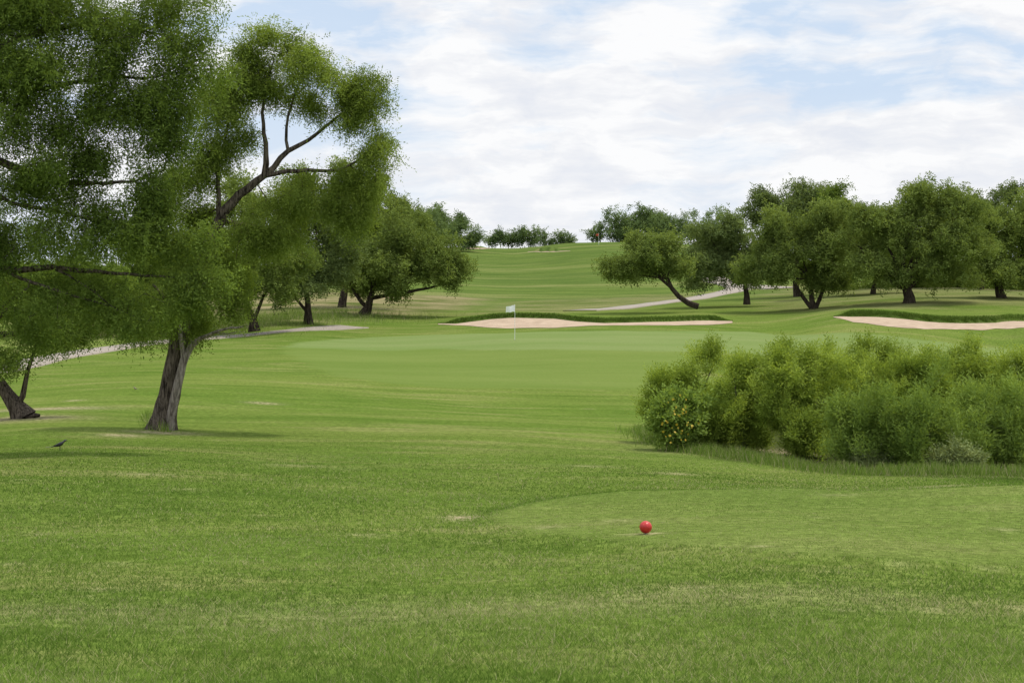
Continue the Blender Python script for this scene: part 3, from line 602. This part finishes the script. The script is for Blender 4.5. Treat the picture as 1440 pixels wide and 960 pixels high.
# ------------------------------------------------------------ flags
M_white=plain('white_paint',(.8,.8,.8),.5,.03); M_cloth=plain('flag_cloth',(.82,.82,.82),.8,.03); M_rc=plain('flag_cloth_red',(.45,.07,.04),.8,.03)
M_cup=plain('cup_dark',(.02,.02,.02),.8)
def flag(px,py,mat,w=.5,hh=.36,pr=.012,hgt=2.15,sgn=-1):
    g=unp(px,py); e=empty('golf_flagstick'); z=H(g[0],g[1])[0]; e.location=(g[0],g[1],z)
    V,Fq=cyl(pr,pr*.8,-.1,hgt); link(bpy.data.objects.new('pole',np_mesh('pole',V,Fq,4,M_white,smooth=True)),e)
    V,Fq=sphere_np(pr*1.6,12,8); ob=bpy.data.objects.new('finial',np_mesh('finial',V,Fq,4,M_white,smooth=True)); link(ob,e); ob.location=(0,0,hgt)
    a=np.arange(24)*2*math.pi/24; vv=np.stack([.054*np.cos(a),.054*np.sin(a),a*0+.008],1)
    link(bpy.data.objects.new('cup',np_mesh('cup',vv,np.arange(24)[None],24,M_cup)),e)
    nu,nv=20,10; U,Vv=np.meshgrid(np.linspace(0,1,nu),np.linspace(0,1,nv))
    x=sgn*(U*w*.95); y=.06*np.sin(U*7+Vv*1.5)*U; zf=hgt-.03-Vv*hh*(1-.12*U)-.10*U*U+.02*np.sin(U*9)
    i=np.arange(nu*nv).reshape(nv,nu); f=np.stack([i[:-1,:-1],i[:-1,1:],i[1:,1:],i[1:,:-1]],-1).reshape(-1,4)
    link(bpy.data.objects.new('flag',np_mesh('flag',np.stack([x,y,zf],-1).reshape(-1,3),f,4,mat,smooth=True)),e)
flag(724,478,M_cloth,.58,.40,.014)
flag(842,344.5,M_rc,.55,.42,.022,2.1)

# ------------------------------------------------------------ birds
M_bird=plain('grackle_feather',(.012,.012,.018),.35,.2,60); M_bb=plain('beak',(.03,.03,.03),.5); M_brb=plain('brown_feather',(.16,.12,.09),.7,.2,60)
def bird(px,py,mat,s,yaw):
    g=unp(px,py)
    sk=np.array([(-.17,0,.075),(-.10,0,.085),(-.05,0,.10),(0,0,.115),(.05,0,.135),(.08,0,.165),(.10,0,.185),(.125,0,.188),(.155,0,.182)])
    rw=np.array([.016,.014,.03,.038,.035,.022,.024,.013,.002]); rh=np.array([.004,.010,.03,.040,.036,.024,.024,.012,.002])
    n_=14;a=np.arange(n_)*2*math.pi/n_; V=[];Fq=[]
    for i,(p_,w_,h_) in enumerate(zip(sk,rw,rh)):
        for t in a: V.append((p_[0],w_*math.cos(t),p_[2]+h_*math.sin(t)))
    for i in range(len(sk)-1):
        for j in range(n_): Fq.append((i*n_+j,i*n_+(j+1)%n_,(i+1)*n_+(j+1)%n_,(i+1)*n_+j))
    e=empty('grackle_bird' if mat is M_bird else 'ground_dove_bird'); e.location=(g[0],g[1],H(g[0],g[1])[0]); e.rotation_euler=(0,0,yaw); e.scale=(s,s,s)
    link(bpy.data.objects.new('body',np_mesh('body',np.array(V),np.array(Fq),4,mat,smooth=True)),e)
    tv=np.array([(-.08,-.014,.09),(-.08,.014,.09),(-.27,.03,.07),(-.27,-.03,.07)]); link(bpy.data.objects.new('tail',np_mesh('tail',tv,np.array([[0,1,2,3]]),4,mat)),e)
    for sg in (-1,1):
        wv=np.array([(.04,sg*.036,.14),(-.02,sg*.042,.13),(-.13,sg*.02,.09),(-.03,sg*.038,.09)]); link(bpy.data.objects.new('wing',np_mesh('wing',wv,np.array([[0,1,2,3]]),4,mat)),e)
        V,Fq=cyl(.004,.005,0,.09,8); V=V+np.array([.005,sg*.018,0]); link(bpy.data.objects.new('leg',np_mesh('leg',V,Fq,4,M_bb)),e)
bird(84,633,M_bird,.85,.5); bird(190,549,M_brb,.6,2.6)

# ------------------------------------------------------------ sky + sun
w=bpy.data.worlds.new('World'); sc.world=w; w.use_nodes=True; nt=w.node_tree
for x_ in list(nt.nodes): nt.nodes.remove(x_)
out=N(nt,'ShaderNodeOutputWorld'); bg=N(nt,'ShaderNodeBackground'); bg.inputs[1].default_value=.1
sky=N(nt,'ShaderNodeTexSky',sky_type='NISHITA'); sky.sun_disc=False
EL=math.radians(66); AZ=math.radians(75)
sky.sun_elevation=EL; sky.sun_rotation=AZ; sky.air_density=1; sky.dust_density=1.5; sky.ozone_density=1
tcn=N(nt,'ShaderNodeTexCoord'); v=tcn.outputs['Generated']
sp=N(nt,'ShaderNodeSeparateXYZ'); nt.links.new(v,sp.inputs[0])
wn=N(nt,'ShaderNodeTexNoise'); wn.inputs['Scale'].default_value=14; wn.inputs['Detail'].default_value=3; nt.links.new(v,wn.inputs['Vector'])
wv=N(nt,'ShaderNodeVectorMath',operation='MULTIPLY_ADD'); nt.links.new(wn.outputs['Color'],wv.inputs[0]); wv.inputs[1].default_value=(.07,.07,.022); nt.links.new(v,wv.inputs[2]); v2=wv.outputs[0]
mp=N(nt,'ShaderNodeMapping'); mp.inputs['Scale'].default_value=(5.2,5.2,21); mp.inputs['Location'].default_value=(3.1,.4,.15); nt.links.new(v2,mp.inputs['Vector'])
n1=noise(nt,mp.outputs[0],1.0,7,.58)
mp2=N(nt,'ShaderNodeMapping'); mp2.inputs['Scale'].default_value=(12,12,48); mp2.inputs['Location'].default_value=(4.3,1.4,2.2); nt.links.new(v2,mp2.inputs['Vector'])
n2=noise(nt,mp2.outputs[0],1.0,6,.62)
cm=ramp(nt,n1,[(.39,.08),(.45,.6),(.51,1)])
cc=ramp(nt,n2,[(.34,(8.0,8.3,8.95)),(.46,(8.8,8.95,9.3)),(.56,(9.75,9.8,9.9))])
skb=mix(nt,.88,sky.outputs[0],(6.3,7.7,9.6))
skb=mix(nt,ramp(nt,sp.outputs[2],[(.0,1),(.12,0)]),skb,(8.0,8.6,9.4))
col=mix(nt,cm,skb,cc)
gain=math_(nt,'ADD',1.0,math_(nt,'MULTIPLY',math_(nt,'MULTIPLY',math_(nt,'SUBTRACT',sp.outputs[2],.2,True),1.6,True),.5))
vm=N(nt,'ShaderNodeVectorMath',operation='SCALE'); nt.links.new(col,vm.inputs[0]); nt.links.new(gain,vm.inputs['Scale'])
nt.links.new(vm.outputs[0],bg.inputs[0]); nt.links.new(bg.outputs[0],out.inputs[0])
sl=bpy.data.lights.new('sun','SUN'); sl.energy=3.0; sl.angle=math.radians(5); sl.color=(1,.92,.8)
so=bpy.data.objects.new('sun',sl); link(so)
dv=Vector((math.sin(AZ)*math.cos(EL),math.cos(AZ)*math.cos(EL),math.sin(EL)))
so.rotation_euler=dv.to_track_quat('Z','Y').to_euler(); so.location=(0,-20,60)

cam=bpy.data.cameras.new('camera'); co=bpy.data.objects.new('camera',cam); link(co)
co.location=(0,0,CZ); co.rotation_euler=(math.pi/2,0,0); cam.sensor_width=36; cam.lens=56; cam.shift_y=-80/1440; cam.clip_end=9000; cam.clip_start=.1
sc.camera=co
sc.view_settings.view_transform='Standard'; sc.view_settings.look='None'; sc.view_settings.exposure=0
